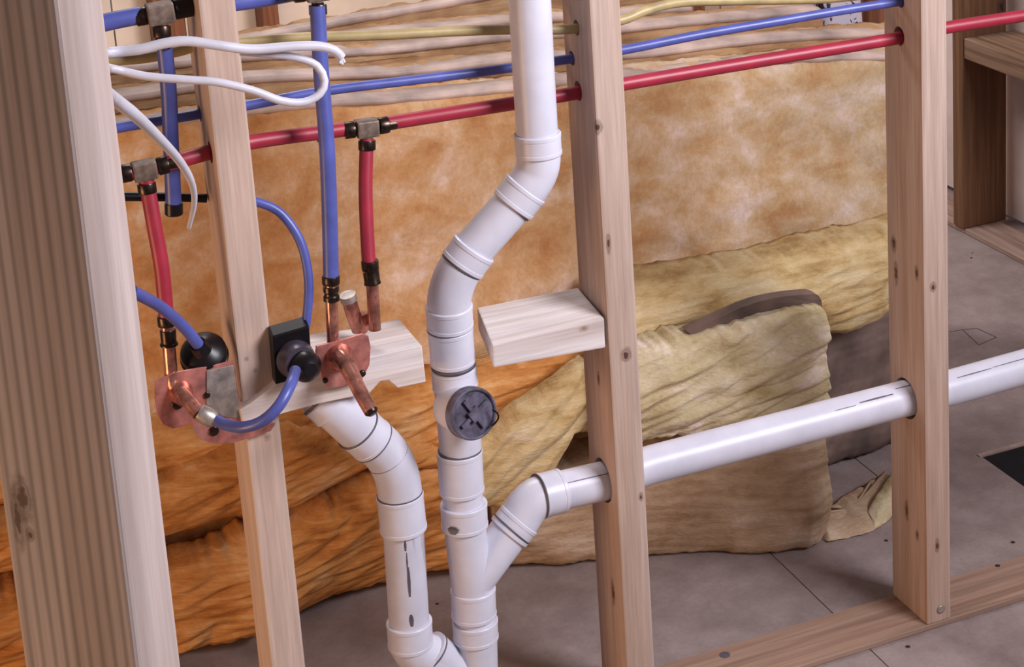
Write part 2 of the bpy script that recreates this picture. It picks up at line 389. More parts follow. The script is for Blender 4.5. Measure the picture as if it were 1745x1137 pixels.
# far back wall, seen through the gap at top left
wb = bpy.data.objects.new('wall_back', None); C.objects.link(wb); wb.location = (-0.5, 2.4, ZF); WORLD[wb] = V((-0.5, 2.4, ZF)); wb['kind'] = 'structure'; wb['label'] = 'cream sheathing and dark studs of the wall behind'
M_cream = plastic('cream_sheathing', (236, 214, 190), 0.7, 0.05, vs=6)
M_pinkwall = plastic('pinkish_sheathing', (236, 220, 214), 0.7, 0.05, vs=5)
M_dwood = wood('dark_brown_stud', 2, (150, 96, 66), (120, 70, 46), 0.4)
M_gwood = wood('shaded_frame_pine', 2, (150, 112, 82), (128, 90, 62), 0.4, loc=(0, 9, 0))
YB = 2.4
xb = [-3.55, wx(262, YB), wx(455, YB), wx(800, YB), wx(1250, YB), 2.3]
for i in range(5):
    mesh_obj('sheathing_panel', *box_geo(xb[i]+.002, xb[i+1]-.002, YB, YB+0.012, ZF, 1.4), M_cream, wb)
for a, b_ in ((262, 340), (448, 490), (760, 790), (1180, 1220)):
    xa, xc = wx(a, YB-.089, 30), wx(b_, YB-.089, 30)
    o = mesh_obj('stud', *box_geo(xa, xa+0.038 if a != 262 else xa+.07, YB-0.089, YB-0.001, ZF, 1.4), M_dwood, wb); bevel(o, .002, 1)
# right framed wall running away from us
wr = bpy.data.objects.new('wall_right', None); C.objects.link(wr); wr.location = (1.0, 0.9, ZF); WORLD[wr] = V((1.0, 0.9, ZF)); wr['kind'] = 'structure'; wr['label'] = 'framed wall at the right with dark post, sill and pale sheathing'
pl_a = PZ(1645, 397, ZF+0.012)
xw = 0.905
o = mesh_obj('base_plate', *box_geo(xw, xw+0.092, -0.4, 2.39, ZF, ZF+0.012), wood('pine_base', 1, (176, 152, 140), (156, 128, 116), 0.4), wr); bevel(o, .002, 1)
pz = P(1640, 396, 1.26)
PY = 1.26
kp = [(0.005, -0.02, 0, .01, 1.5)]
x0p, x1p = P(1641, 390, PY).x, P(1715, 375, PY).x
zr = P(1690, 112, PY).z
zk = P(1707, 12, PY)
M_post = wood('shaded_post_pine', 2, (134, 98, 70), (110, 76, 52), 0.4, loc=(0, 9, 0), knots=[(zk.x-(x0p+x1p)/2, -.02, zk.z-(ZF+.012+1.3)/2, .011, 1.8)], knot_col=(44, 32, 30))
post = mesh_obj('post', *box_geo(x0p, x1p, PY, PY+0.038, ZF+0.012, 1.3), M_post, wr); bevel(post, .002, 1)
zs = P(1660, 62, PY).z
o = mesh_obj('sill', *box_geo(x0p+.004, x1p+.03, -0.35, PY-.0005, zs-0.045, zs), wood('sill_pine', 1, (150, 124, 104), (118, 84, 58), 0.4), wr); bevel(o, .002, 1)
mesh_obj('sheathing_panel', *box_geo(x1p+0.02, x1p+0.032, -0.4, 2.39, ZF+.0125, 1.3), M_pinkwall, wr)
# pale panel behind, with dark gaps, between the right stud and the post
mesh_obj('sheathing_panel', *box_geo(wx(1560, 1.9, 100), wx(1700, 1.9, 100)+.03, 1.9, 1.912, ZF, 1.3), M_pinkwall, wr)
for (a, b_, c_, d_) in ((1625, 118, 1634, 141), (1622, 344, 1634, 364), (1616, 80, 1634, 96), (1614, 14, 1634, 19)):
    p = P(a, d_, 1.89); q = P(c_+8, b_, 1.89)
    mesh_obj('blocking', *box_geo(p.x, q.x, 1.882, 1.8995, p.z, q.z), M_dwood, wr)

# ------------------------------------------------------------------ insulation batts
def interp(poly, t):
    L = [0]
    for i in range(1, len(poly)): L.append(L[-1]+math.hypot(poly[i][0]-poly[i-1][0], poly[i][1]-poly[i-1][1]))
    s = t*L[-1]
    for i in range(1, len(poly)):
        if s <= L[i] or i == len(poly)-1:
            k = (s-L[i-1])/(L[i]-L[i-1]+1e-9); return [poly[i-1][j]*(1-k)+poly[i][j]*k for j in range(3)]
def batt_geo(top, bot, th, nu=150, nv=50, bulge=0.012, amp=0.006, folds=0.004, rag=0.004, seed=0.0, er=0.03, slant=0.0, ffreq=45, dvec=(0, 1, 0), floor=False):
    dvec = V(dvec)
    Ft = [P(*interp(top, i/nu)) for i in range(nu+1)]
    Fb = [P(*interp(bot, i/nu)) for i in range(nu+1)]
    vs = []; idx = {}
    sz = [(Ft[i]-Fb[i]).length for i in range(nu+1)]
    for i in range(nu+1):
        u = i/nu
        for j in range(nv+1):
            v_ = j/nv
            p = Fb[i].lerp(Ft[i], v_)
            q = V((p.x*1.0+seed*3.1, seed*7.7, p.z))
            n = noise.noise(V((q.x*7, seed, q.z*9)))
            n2 = noise.noise(V((q.x*18, seed+5, q.z*22)))
            along = q.x*math.cos(slant)+q.z*math.sin(slant); acr = -q.x*math.sin(slant)+q.z*math.cos(slant)
            f = noise.noise(V((along*5, seed+9, acr*ffreq+1.5*n)))
            f2 = noise.noise(V((along*14, seed+2, acr*ffreq*2.6)))
            dtop = (1-v_)*sz[i]; dbot = v_*sz[i]
            e = 0.0
            for d in (dtop, dbot):
                if d < er: t = 1-d/er; e += (1-math.sqrt(max(0, 1-t*t)))*er
            off = -bulge*(4*v_*(1-v_))**0.7 + amp*(n+0.5*n2) - folds*abs(f)*2 - folds*0.7*f2 + e
            r = rag*noise.noise(V((q.x*30, seed+31, 3.0)))+rag*0.7*noise.noise(V((q.x*90, seed+13, 1.0)))
            wgt = v_**8
            wgb = (1-v_)**8
            pp = p + dvec*off + V((0, 0, r*(wgt-wgb)))
            if floor: pp.z = max(pp.z, ZF+0.0005)
            vs.append(pp)
    nf = len(vs); c = lambda i, j: i*(nv+1)+j
    fs = [(c(i, j), c(i+1, j), c(i+1, j+1), c(i, j+1)) for i in range(nu) for j in range(nv)]
    # back sheet: coarse copy shifted by the thickness, rim joined
    nb = 4
    rim = [c(i, 0) for i in range(nu+1)] + [c(nu, j) for j in range(1, nv+1)] + [c(i, nv) for i in range(nu-1, -1, -1)] + [c(0, j) for j in range(nv-1, 0, -1)]
    prev = rim
    for s, k in ((0.35, 1), (0.8, 2), (1.0, 3)):
        ring = []
        for m_, a in enumerate(rim):
            p = vs[a] + dvec*(th*s)
            p = p + V((0, 0, 0.003*noise.noise(V((p.x*25, s*9, p.z*25+seed)))))
            if floor: p.z = max(p.z, ZF+0.0005)
            vs.append(p); ring.append(len(vs)-1)
        R_ = len(rim)
        for m_ in range(R_): fs.append((prev[m_], ring[m_], ring[(m_+1) % R_], prev[(m_+1) % R_]))
        prev = ring
    cidx = len(vs); cen = V((0, 0, 0))
    for a in prev: cen += vs[a]
    vs.append(cen/len(prev))
    for m_ in range(len(prev)): fs.append((prev[m_], cidx, prev[(m_+1) % len(prev)]))
    return vs, fs
def batt(name, top, bot, th, mat, label, cat='insulation', parent=None, group='glass wool batts piled behind the partition', **kw):
    vs, fs = batt_geo(top, bot, th, **kw)
    o = mesh_obj(name, vs, fs, mat, parent, True)
    if parent is None: tag(o, label, cat, group)
    elif label: o['label'] = label
    return o
def flr(pts):   # foot of a batt: pixel x, pixel y on the floor -> with its own depth
    return [(x, y, PZ(x, y, ZF+.001).y) for x, y in pts]

# row of batts standing on edge, front one shows its whole face
def topY(l, Y): return [(x, y, Y) for x, y in l]
def standing(k, topl, Y, th, mat, label, zb, mat2=M_kraft):
    root = empty('insulation_batt', (P(900, topl[0][1], Y).x, Y+th/2, ZF), label, 'insulation', 'glass wool batts piled behind the partition')
    bot = []
    for x, y in topl:
        p = P(x, y, Y); q = V((p.x, Y, zb)) - CAM
        bot.append((W/2+OX+F*q.dot(RGT)/q.dot(FWD), H/2+OY-F*q.dot(UPV)/q.dot(FWD), Y))
    o = batt('wool', topY(topl, Y), bot, th, mat, None, parent=root, nu=260 if k == 0 else 200, nv=90 if k == 0 else 24, seed=k*2.3, amp=0.010 if k == 0 else .006, folds=0.0012 if k == 0 else .004, bulge=0.0, er=0.02, rag=0.004)
    # paper flange folded over the top
    n = 160; vs = []; fs = []
    for i in range(n+1):
        x, y, _ = interp(topY(topl, Y), i/n)
        p = P(x, y, Y)
        wob = 0.0045*noise.noise(V((p.x*5, k*3.0, 0)))+0.0008*noise.noise(V((p.x*30, k, 0)))
        for (dy, dz) in ((0.010, -0.010), (0.001+wob, -0.004), (0.001+wob, 0.002), (0.008+wob, 0.0035), (th*.5, 0.004+wob*.5), (th*0.85, 0.002), (th*0.9, -0.008), (th*.5, -.010)):
            vs.append(p+V((0, dy, dz+wob)))
    m = 8
    for i in range(n):
        for j in range(m): fs.append((i*m+j, i*m+(j+1) % m, (i+1)*m+(j+1) % m, (i+1)*m+j))
    fs.append(tuple(range(m))); fs.append(tuple(n*m+j for j in range(m)))
    f = mesh_obj('paper_flange', vs, fs, mat2, root, True); f['label'] = 'pinkish paper flange along the top edge'
    return root
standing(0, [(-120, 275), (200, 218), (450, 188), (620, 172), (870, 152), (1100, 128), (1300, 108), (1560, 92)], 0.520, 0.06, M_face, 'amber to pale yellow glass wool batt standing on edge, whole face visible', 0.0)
standing(1, [(-120, 215), (200, 165), (430, 138), (620, 126), (870, 105), (1100, 92), (1250, 74), (1400, 62), (1560, 52)], 0.605, 0.056, M_side, 'standing batt directly behind the front one, top edge level with the thin blue tube', 0.25)
standing(2, [(-120, 160), (200, 115), (430, 100), (620, 86), (870, 66), (1065, 50), (1250, 30), (1400, 18)], 0.690, 0.056, M_side, 'third standing batt from the front, top edge just under the yellow cable', 0.3)
standing(3, [(-120, 130), (200, 98), (430, 82), (620, 62), (870, 36), (1065, 24), (1180, 14)], 0.780, 0.056, M_side, 'fourth standing batt from the front, behind the yellow cable', 0.35)
standing(4, [(100, 104), (200, 96), (300, 86), (400, 70), (560, 44), (700, 18), (870, -12), (1065, -30), (1180, -40)], 0.87, 0.045, M_side, 'rearmost standing batt with a steeply rising paper edge', 0.35)

# folded batts lying against the standing row
batt('insulation_batt', [(1030, 492, .415), (1080, 484, .41), (1130, 474, .40), (1200, 462, .39), (1300, 446, .385), (1400, 420, .385), (1500, 398, .40), (1560, 380, .46)],
     [(1030, 612, .39), (1080, 600, .39), (1190, 570, .38), (1300, 556, .38), (1400, 572, .38), (1440, 574, .385), (1490, 553, .39), (1530, 515, .42)], 0.05, M_yel,
     'yellow batt folded over at the right end, above the batt with a grey paper edge', seed=1.0, bulge=0.03, folds=0.004, amp=.008, slant=0.1, er=.02)
batt('insulation_batt', [(1330, 540, .445), (1400, 545, .45), (1460, 530, .455), (1560, 500, .46)],
     flr([(1330, 826), (1400, 803), (1480, 782), (1560, 752)]), 0.05, M_greykraft,
     'batt turned with its grey brown paper side out, left of the right stud', seed=2.0, bulge=.0, folds=0.001, amp=.01, nu=80, nv=70, floor=True)
# near batt standing on the floor, with paper edge
root = empty('insulation_batt', (-0.2, 0.33, ZF), 'greenish yellow batt with grey paper edge, just above the horizontal drain pipe', 'insulation', 'glass wool batts piled behind the partition')
batt('wool', [(1040, 606, .33), (1090, 593, .32), (1200, 570, .30), (1260, 555, .285), (1310, 538, .275), (1360, 528, .265), (1388, 521, .258), (1399, 521, .256)],
     [(1040, 765, .315), (1100, 752, .31), (1180, 742, .29), (1250, 742, .275), (1310, 732, .265), (1350, 724, .258), (1385, 716, .252), (1405, 716, .250)], 0.05, M_yel2, None, parent=root,
     seed=3.0, bulge=.020, folds=0.008, amp=.012, slant=0.4, ffreq=38, nv=100, nu=200, er=.008, rag=.006)
g = [(1172, 566), (1196, 555), (1220, 544), (1240, 535), (1264, 524), (1290, 515), (1315, 509), (1340, 505), (1365, 502), (1386, 501), (1395, 504), (1400, 512), (1402, 530), (1404, 570), (1407, 640), (1409, 720), (1404, 722), (1399, 640), (1394, 560), (1389, 530), (1385, 517), (1370, 545), (1330, 560), (1300, 566), (1230, 582), (1190, 580)]
def gY(x): return interp([(1090, 0, .315), (1200, 0, .30), (1260, 0, .285), (1310, 0, .275), (1360, 0, .265), (1388, 0, .258), (1420, 0, .256)], (x-1090)/330.0)[2]+.014-.006*max(0, (x-1380)/30)
fg = [P(x, y, gY(x)) for x, y in g]
mesh_obj('paper_edge', *prism_geo(fg, [v+V((0, .022, 0)) for v in fg]), M_greykraft, root, False, 'dark grey brown paper edge')
batt('insulation_batt', [(836, 850, .42), (900, 830, .41), (1000, 770, .40), (1060, 765, .37), (1120, 748, .345), (1250, 742, .305), (1340, 728, .275), (1400, 715, .262), (1405, 714, .262)],
     flr([(850, 972), (910, 968), (1000, 955), (1060, 956), (1130, 950), (1200, 944), (1250, 947), (1330, 944), (1380, 942), (1398, 930), (1407, 915)]), 0.035, M_tan,
     'brownish yellow batt standing on the floor below the white drain pipe', seed=4.0, bulge=.015, folds=0.002, amp=.012, floor=True, nu=200, nv=70, er=.015)
batt('insulation_scrap', [(1403, 895, .30), (1430, 873, .325), (1455, 855, .335), (1480, 843, .34), (1522, 818, .33)],
     flr([(1405, 922), (1440, 917), (1470, 912), (1500, 898), (1526, 862)]), 0.02, M_tan,
     'small curled scrap of wool on the floor beside the right stud', seed=5.0, bulge=.016, folds=0.002, amp=.004, floor=True, nu=60, nv=30, er=.008, group='loose scraps of wool')
batt('insulation_scrap', [(1488, 880, .285), (1506, 850, .30), (1522, 822, .31), (1545, 800, .32)],
     flr([(1490, 902), (1508, 893), (1522, 878), (1545, 860)]), 0.014, M_yel2,
     'pale yellow flake of wool lying in front of the curled scrap', seed=5.5, bulge=.004, folds=0.001, amp=.002, floor=True, nu=40, nv=16, er=.005, group='loose scraps of wool')
# left pile
batt('insulation_batt', [(-120, 800, .46), (270, 738, .455), (400, 712, .45), (520, 690, .45), (640, 668, .45), (740, 650, .45), (830, 640, .45), (930, 608, .44), (1000, 585, .43), (1040, 575, .43)],
     [(-120, 900, .46), (280, 828, .46), (400, 800, .455), (520, 790, .455), (640, 780, .455), (740, 780, .455), (830, 770, .455), (930, 720, .45), (1000, 690, .45), (1040, 680, .45)], 0.04, M_amb,
     'amber batt at the top of the left pile, running behind both drain pipes', seed=6.0, bulge=.02, folds=0.008, amp=.010, slant=0.22, nu=260)
batt('insulation_batt', [(-110, 900, .415), (280, 826, .41), (340, 800, .405), (400, 768, .40), (450, 742, .40), (500, 736, .405), (580, 745, .41), (660, 742, .42), (760, 760, .43)],
     [(-110, 1005, .44), (290, 917, .435), (400, 887, .43), (500, 868, .43), (560, 838, .43), (640, 800, .44), (700, 800, .445), (760, 800, .445)], 0.03, M_amb,
     'amber batt in the middle of the left pile, above the dark gap', seed=7.0, bulge=.024, folds=0.006, amp=.010, slant=0.3, nu=200)
batt('insulation_batt', [(-110, 1035, .44), (120, 990, .43), (290, 966, .425), (360, 946, .42), (410, 922, .415), (500, 898, .40), (560, 866, .40), (620, 836, .405), (670, 805, .41), (760, 790, .42), (800, 850, .43)],
     flr([(-110, 1185), (120, 1150), (310, 1118), (350, 1102), (435, 1090), (500, 1048), (560, 1022), (610, 1005), (660, 992), (700, 985), (760, 975), (800, 968)]), 0.035, M_amb2,
     'striated amber batt at the bottom of the left pile, lying on the floor', seed=8.0, bulge=.03, folds=0.008, amp=.010, slant=0.3, floor=True, nu=260, nv=100, ffreq=34, rag=.007)
batt('insulation_batt', [(800, 762, .37), (840, 735, .365), (875, 700, .36), (915, 672, .36), (950, 648, .365), (985, 622, .375), (1015, 615, .39)],
     [(800, 872, .385), (840, 868, .38), (880, 868, .375), (915, 850, .37), (945, 800, .36), (975, 742, .365), (1015, 735, .39)], 0.015, M_yel,
     'pale yellow flap of wool curled beside the left face of the middle stud', seed=9.0, bulge=.02, folds=0.006, amp=.012, slant=0.75, ffreq=34, nu=110, nv=60, er=.012)

# wrapped bundle behind, black print on white plastic
M_bag, nt, b = newmat('printed_white_film')
v = mapping(nt, (1, 1, 1)); n1 = noise_n(nt, mapping(nt, (60, 60, 38)), 1.0, 3, 0.6, 1.5)
mk = ramp(nt, n1, [(0.52, (0, 0, 0, 1)), (0.56, (1, 1, 1, 1))])
tc = N(nt, 'ShaderNodeTexCoord'); sp = N(nt, 'ShaderNodeSeparateXYZ'); link(nt, tc.outputs['Object'], sp.inputs[0])
bd = N(nt, 'ShaderNodeTexWave', wave_type='BANDS', bands_direction='X'); bd.inputs['Scale'].default_value = 5.6; bd.inputs['Phase Offset'].default_value = 1.2; link(nt, tc.outputs['Object'], bd.inputs['Vector'])
bm_ = ramp(nt, bd.outputs['Fac'], [(0.45, (0, 0, 0, 1)), (0.6, (1, 1, 1, 1))])
k = mix(nt, 1.0, mk, bm_, 'MULTIPLY')
link(nt, mix(nt, k, sc((196, 186, 196)), sc((40, 36, 48))), b.inputs['Base Color']); b.inputs['Roughness'].default_value = 0.35
p0 = P(1402, 78, .80); p1 = P(1478, 78, .80)
vs, fs = [], []
nx, nz = 24, 30
def bagp(i, j, side):
    x = p0.x+(p1.x-p0.x)*i/nx; z = 0.2+(0.78-0.2)*j/nz
    q = noise.noise(V((x*14, side*3, z*12)))*0.008
    e = 0.02*(abs(2*i/nx-1)**6+abs(2*j/nz-1)**8)
    return V((x, 0.80+e+q if side == 0 else 0.93-e+q, z))
for side in (0, 1):
    for i in range(nx+1):
        for j in range(nz+1): vs.append(bagp(i, j, side))
ci = lambda s, i, j: s*(nx+1)*(nz+1)+i*(nz+1)+j
for s in (0, 1):
    for i in range(nx):
        for j in range(nz): fs.append((ci(s, i, j), ci(s, i+1, j), ci(s, i+1, j+1), ci(s, i, j+1)))
for i in range(nx):
    fs.append((ci(0, i, 0), ci(0, i+1, 0), ci(1, i+1, 0), ci(1, i, 0))); fs.append((ci(0, i, nz), ci(0, i+1, nz), ci(1, i+1, nz), ci(1, i, nz)))
for j in range(nz):
    fs.append((ci(0, 0, j), ci(0, 0, j+1), ci(1, 0, j+1), ci(1, 0, j))); fs.append((ci(0, nx, j), ci(0, nx, j+1), ci(1, nx, j+1), ci(1, nx, j)))
for i_, v_ in enumerate(vs):
    if v_.z < .21: v_.z = ZF
o = mesh_obj('insulation_bag', vs, fs, M_bag, None, True); tag(o, 'white plastic wrapped bundle with black print behind the batts near the right stud', 'bag')
o = mesh_obj('lumber_offcut', *box_geo(P(1482, 60, .86).x, P(1482, 60, .86).x+.09, .86, .90, ZF, 0.78), M_dwood); bevel(o, .002, 1)
tag(o, 'dark brown board standing upright between printed bag and right stud', 'lumber')

# ------------------------------------------------------------------ blocking
ft = [P(839, 588, 0), P(1030, 543, 0), P(1032, 593, 0), P(841, 627, 0)]
bt = [P(813, 524, .089), P(985, 490, .089)]
bt = bt + [bt[1]+(ft[2]-ft[1]), bt[0]+(ft[3]-ft[0])]
for q in ft+bt: q.x = min(q.x, X3-0.0005)
kb = P(995, 560, 0)
cB = sum(ft+bt, V((0, 0, 0)))/8
blk = mesh_obj('blocking', *prism_geo(ft, bt), wood('pale_block_pine', 0, (230, 222, 222), (200, 180, 170), 0.2, loc=(5, 5, 5), knots=[(kb.x-cB.x, kb.y-cB.y, kb.z-cB.z, .004, 1.5)], knot_col=(150, 124, 104)))
bevel(blk, .002, 2); tag(blk, 'short pale wood block fixed to the left face of the middle stud', 'lumber', 'wood blocks between studs')
OUT = [(408, 700), (433, 684), (470, 656), (500, 615), (520, 597), (633, 608), (719, 589), (726, 652), (678, 662), (662, 649), (648, 651), (630, 671), (601, 677), (543, 689), (477, 707), (416, 733)]
OUT = [(408, 700), (433, 684), (470, 656), (512, 622), (560, 618), (633, 608), (719, 589), (726, 652), (678, 662), (662, 649), (648, 651), (630, 671), (601, 677), (543, 689), (477, 707), (416, 733)]
YF = -0.014
f = [P(x, y, YF) for x, y in OUT]; bk = [v+V((0, 0.09, 0)) for v in f]
BOARD = prism_geo(f, bk)
board = mesh_obj('backing_board', *BOARD, wood('pale_backing_pine', 0, (230, 222, 222), (206, 186, 174), 0.2, loc=(8, 5, 5))); bevel(board, .0012, 1)
tag(board, 'notched pale backing board carrying the copper and black pipe fittings, left of the drain stack', 'lumber', 'wood blocks between studs')

# ------------------------------------------------------------------ drain stack
st = empty('drain_stack', P(815, 1137, .045), 'white plastic drain stack with offset, cleanout and two branches, left of the middle stud', 'pipe')
R0, RH = 0.0242, 0.0276
def pipe(ctrl, r=R0, name='pipe', mat=M_pvc, curve=False, label=None, n=40): return tube(name, px_path(ctrl), r, mat, st, n=n, curve=curve, label=label)
def hub(a, b, r=RH, name='coupling', lip=True, mat=M_pvc):
    a = P(*a); b = P(*b); L = (b-a).length; d = b-a
    pr = [(0, R0*0.97), (0, r-.0012), (0.0012, r), (0.005, r), (0.0055, r-.0005), (L-.0055, r-.0005), (L-.005, r), (L-.0012, r), (L, r-.0012), (L, R0*.97)]
    o = mesh_obj(name, *_lathe(a, d.normalized(), pr, 44), mat, st, True); soft(o, .5); return o
def seam(a, t, r=RH*1.004, w=0.0016):
    """thin grey line where a fitting ends; a = centre, t = point along"""
    a = P(*a); d = (P(*t)-a).normalized()
    return mesh_obj('joint', *_lathe(a-d*w/2, d, [(0, R0*.9), (0, r), (w, r), (w, R0*.9)], 44), M_seam, st, True)
U = 0.012; D = 0.040
pipe([(886, -330, U), (909, 120, U), (916, 240, U)])
hub((915.5, 226, U), (918, 264, U))
pipe([(917, 250, U), (918, 266, U), (917, 280, U), (912, 296, U+.001), (903, 312, U+.001), (893, 326, U+.002), (880, 340, U+.003)], 0.0255, 'elbow', curve=True)
hub((897, 320, U+.002), (873, 351, U+.004)); seam((872.5, 351.5, U+.004), (850, 376, U+.005), R0*1.05)
pipe([(880, 342, U+.003), (800, 432, U+.010)])
hub((809, 422, U+.009), (787, 453, U+.011)); seam((786, 454, U+.011), (775, 470, U+.012), .0262)
pipe([(790, 449, U+.011), (781, 463, U+.012), (773, 480, U+.014), (767, 500, U+.016), (765, 520, U+.018), (766, 540, U+.019)], 0.0258, 'elbow', curve=True)
hub((765, 520, U+.018), (767, 557, U+.021)); seam((767, 557.5, U+.021), (770, 590, U+.022), RH*.99)
hub((767, 559, U+.021), (772, 618, U+.024), .0268)
pipe([(770, 600, U+.023), (774, 640, D)], R0*1.05); 
seam((772.3, 621, U+.024), (774, 640, U+.025), R0*1.09, 0.004)  # wider dark ring, painted shadow between the coupling and the tee
D = U+.026
hub((773, 625, D), (776, 660, D), .0272, 'cleanout_tee')
pipe([(775, 650, D), (785, 765, D)], .0252, 'cleanout_tee')
hub((783, 768, D), (787, 838, D), .0274); seam((783.5, 767, D), (784, 790, D), R0*1.08)
pipe([(786, 830, D), (791, 870, D)])
hub((790, 857, D), (792, 898, D), .0285, 'wye'); 
o = pipe([(791, 890, D), (806, 1010, D)], .0252, 'wye')
hub((806, 1002, D), (808, 1050, D), .0277, 'wye')
pipe([(808, 1045, D), (810, 1065, D)])
hub((809.5, 1056, D), (811, 1089, D), .0280, 'lower_wye'); pipe([(811, 1080, D), (816, 1250, D)], .0258, 'lower_wye')
# wye branch, elbow and horizontal drain
pipe([(806, 990, D), (872, 901, D+.004)], .0250, 'wye')
hub((866, 909, D+.004), (886, 884, D+.005), .0277, 'wye'); seam((872, 901, D+.004), (886, 884, D+.005), .0281)
pipe([(874, 899, D+.004), (886, 883, D+.005), (898, 864, D+.006), (914, 850, D+.006), (935, 843, D+.007)], .0262, 'elbow', curve=True)
hub((919, 846, D+.006), (957, 836, D+.008), .0277); seam((918.5, 846, D+.006), (957, 836, D+.008), .0281)
DR = [(945, 839, D+.007), (1035, 818, .045), (1110, 792, .045), (1550, 677, .048), (1620, 661, .048), (2050, 540, .048)]
pipe(DR, R0, label='horizontal drain pipe passing through two studs')
# printed line on the horizontal pipe
# left branch
L_ = .038
hub((697, 1058, L_), (700, 1100, L_), .0277)
pipe([(698, 1080, L_), (702, 1100, L_), (712, 1112, L_), (728, 1118, L_), (745, 1128, L_)], .0262, 'elbow', curve=True)
pipe([(730, 1108, L_), (770, 1142, L_), (812, 1185, D)], .0252, 'lower_wye'); seam((733, 1112, L_), (760, 1134, L_), .0268)
pipe([(687, 895, L_), (698, 1075, L_)], R0, mat=M_pvc_dirty, label='scuffed straight length of pipe')
hub((681, 842, L_), (688, 903, L_), .0280); seam((681, 841, L_), (688, 900, L_), .0272)
pipe([(682, 850, L_), (679, 822, L_-.001), (671, 796, L_-.003), (657, 772, L_-.006), (638, 753, L_-.010), (620, 738, L_-.012)], .0262, 'elbow', curve=True)
seam((661, 778, L_-.005), (650, 763, L_-.006), .0264, .0008)
hub((636, 753, L_-.010), (611, 741-10, L_-.013), .0276); seam((635, 752, L_-.010), (612, 733, L_-.013), .0280); seam((610, 731, L_-.013), (590, 712, L_-.015), .0280)
pipe([(612, 732, L_-.013), (560, 684, L_-.016), (535, 662, L_+.01)], .0262, 'elbow', curve=True)
hub((572, 695, L_-.015), (548, 673, L_-.010), .0290)
seam((550, 676, L_-.012), (545, 671, L_-.010), .0284, .003)
# cleanout plug facing us
pc = P(805, 705, -0.022); base = P(786, 700, D); nd = (pc-base).normalized()
nd = V((0.22, -0.95, 0.18)).normalized(); base = pc - nd*0.05
arm = mesh_obj('cleanout_arm', *_lathe(base, nd, [(0, .024), (0.02, .0265), (0.035, .0265), (0.036, .0285), (0.046, .0285)], 44), M_pvc, st, True); soft(arm)
pg = [(0.040, .0300), (0.041, .0308), (.052, .0308), (.0545, .0300), (.0555, .0285), (.0545, .0270), (.0520, .0262), (.0520, .002)]
plug = mesh_obj('cleanout_plug', *_lathe(base, nd, pg, 48), M_plug, st, True, 'dark grey round cleanout plug'); soft(plug)
u, w = ring_basis(nd); top_ = base+nd*.0520
def bar_geo(a, b, wd, h, nd):
    a = V(a); b = V(b); d = (b-a).normalized(); s = d.cross(nd).normalized()*wd/2
    vs = [a-s, a+s, b+s, b-s]; return vs+[v+nd*h for v in vs], [(0, 1, 2, 3), (4, 7, 6, 5), (0, 4, 5, 1), (1, 5, 6, 2), (2, 6, 7, 3), (3, 7, 4, 0)]
for an in (0.5, 0.5+math.pi/2):
    d = u*math.cos(an)+w*math.sin(an)
    o = mesh_obj('rib', *bar_geo(top_-d*.021, top_+d*.021, .0045, .0042, nd), M_plug, None); o.parent = plug; o.location = WORLD[o]-WORLD[plug]
sq = []
for q in range(4):
    an = 0.5+math.pi/4+q*math.pi/2; sq.append(top_+(u*math.cos(an)+w*math.sin(an))*.010)
o = mesh_obj('square_nut', *prism_geo([s+nd*.0060 for s in sq], sq), M_plug, None); o.parent = plug; o.location = WORLD[o]-WORLD[plug]
side = top_ + RGT*.027 - UPV*.006 - nd*.006
loop = [side+UPV*.010-RGT*.002, side+UPV*.006+RGT*.004, side+RGT*.005, side-UPV*.006+RGT*.001, side-UPV*.009-RGT*.003]
o = tube('wire_clip', loop, .0011, M_black, None, n=8); o.parent = plug; o.location = WORLD[o]-WORLD[plug]

# ------------------------------------------------------------------ water lines
RR = .0082
def ringfit(name, a, b, prof, mat, par, n=24, label=None):
    a = V(a); b = V(b); L = (b-a).length
    o = mesh_obj(name, *_lathe(a, (b-a).normalized(), [(t*L, r) for t, r in prof], n), mat, par, True); soft(o, .5)
    if label: o['label'] = label
    return o
def crimp(par, c, t, length=.011, r=.0098, mat=M_crimp):
    c = P(*c) if not isinstance(c, Vector) else c; t = P(*t) if not isinstance(t, Vector) else t
    d = (t-c).normalized()*length
    return ringfit('crimp_ring', c, c+d, [(0, .0085), (0, r*.97), (.08, r), (.92, r), (1, r*.97), (1, .0085)], mat, par)
def tee(par, c, lft, rgt, dn, mat=M_brass):
    """brass tee: block body, barbs run under crimp rings"""
    c = P(*c); a = (P(*lft)-c).normalized(); b2 = (P(*rgt)-c).normalized(); d = (P(*dn)-c).normalized() if dn else None
    ax = (b2-a).normalized()
    h = .0125
    n0 = ax.cross(V((0, -1, 0))).normalized(); n1 = ax.cross(n0).normalized()
    vs = []
    for s in (-h, h):
        for p, q in ((-.0098, -.0098), (.0098, -.0098), (.0098, .0098), (-.0098, .0098)): vs.append(c+ax*s+n0*p+n1*q)
    fs = [(0, 1, 2, 3), (4, 7, 6, 5), (0, 4, 5, 1), (1, 5, 6, 2), (2, 6, 7, 3), (3, 7, 4, 0)]
    body = mesh_obj('tee', vs, fs, mat, par); bevel(body, .002, 2); body['label'] = 'dull metal tee fitting'
    for e in ((a, b2, d) if d else (a, b2)):
        crimp(par, c+e*(h+.0015), c+e*.05)
        k = ringfit('tee_barb', c+e*(h-.001), c+e*(h+.022), [(0, .0068), (1, .0068)], M_crimp, None); k.parent = body; k.location = WORLD[k]-WORLD[body]
    return body
RY = .052
red = empty('red_water_line', P(620, 216, RY), 'red plastic hot water line with two tees, running through all the studs', 'pipe')
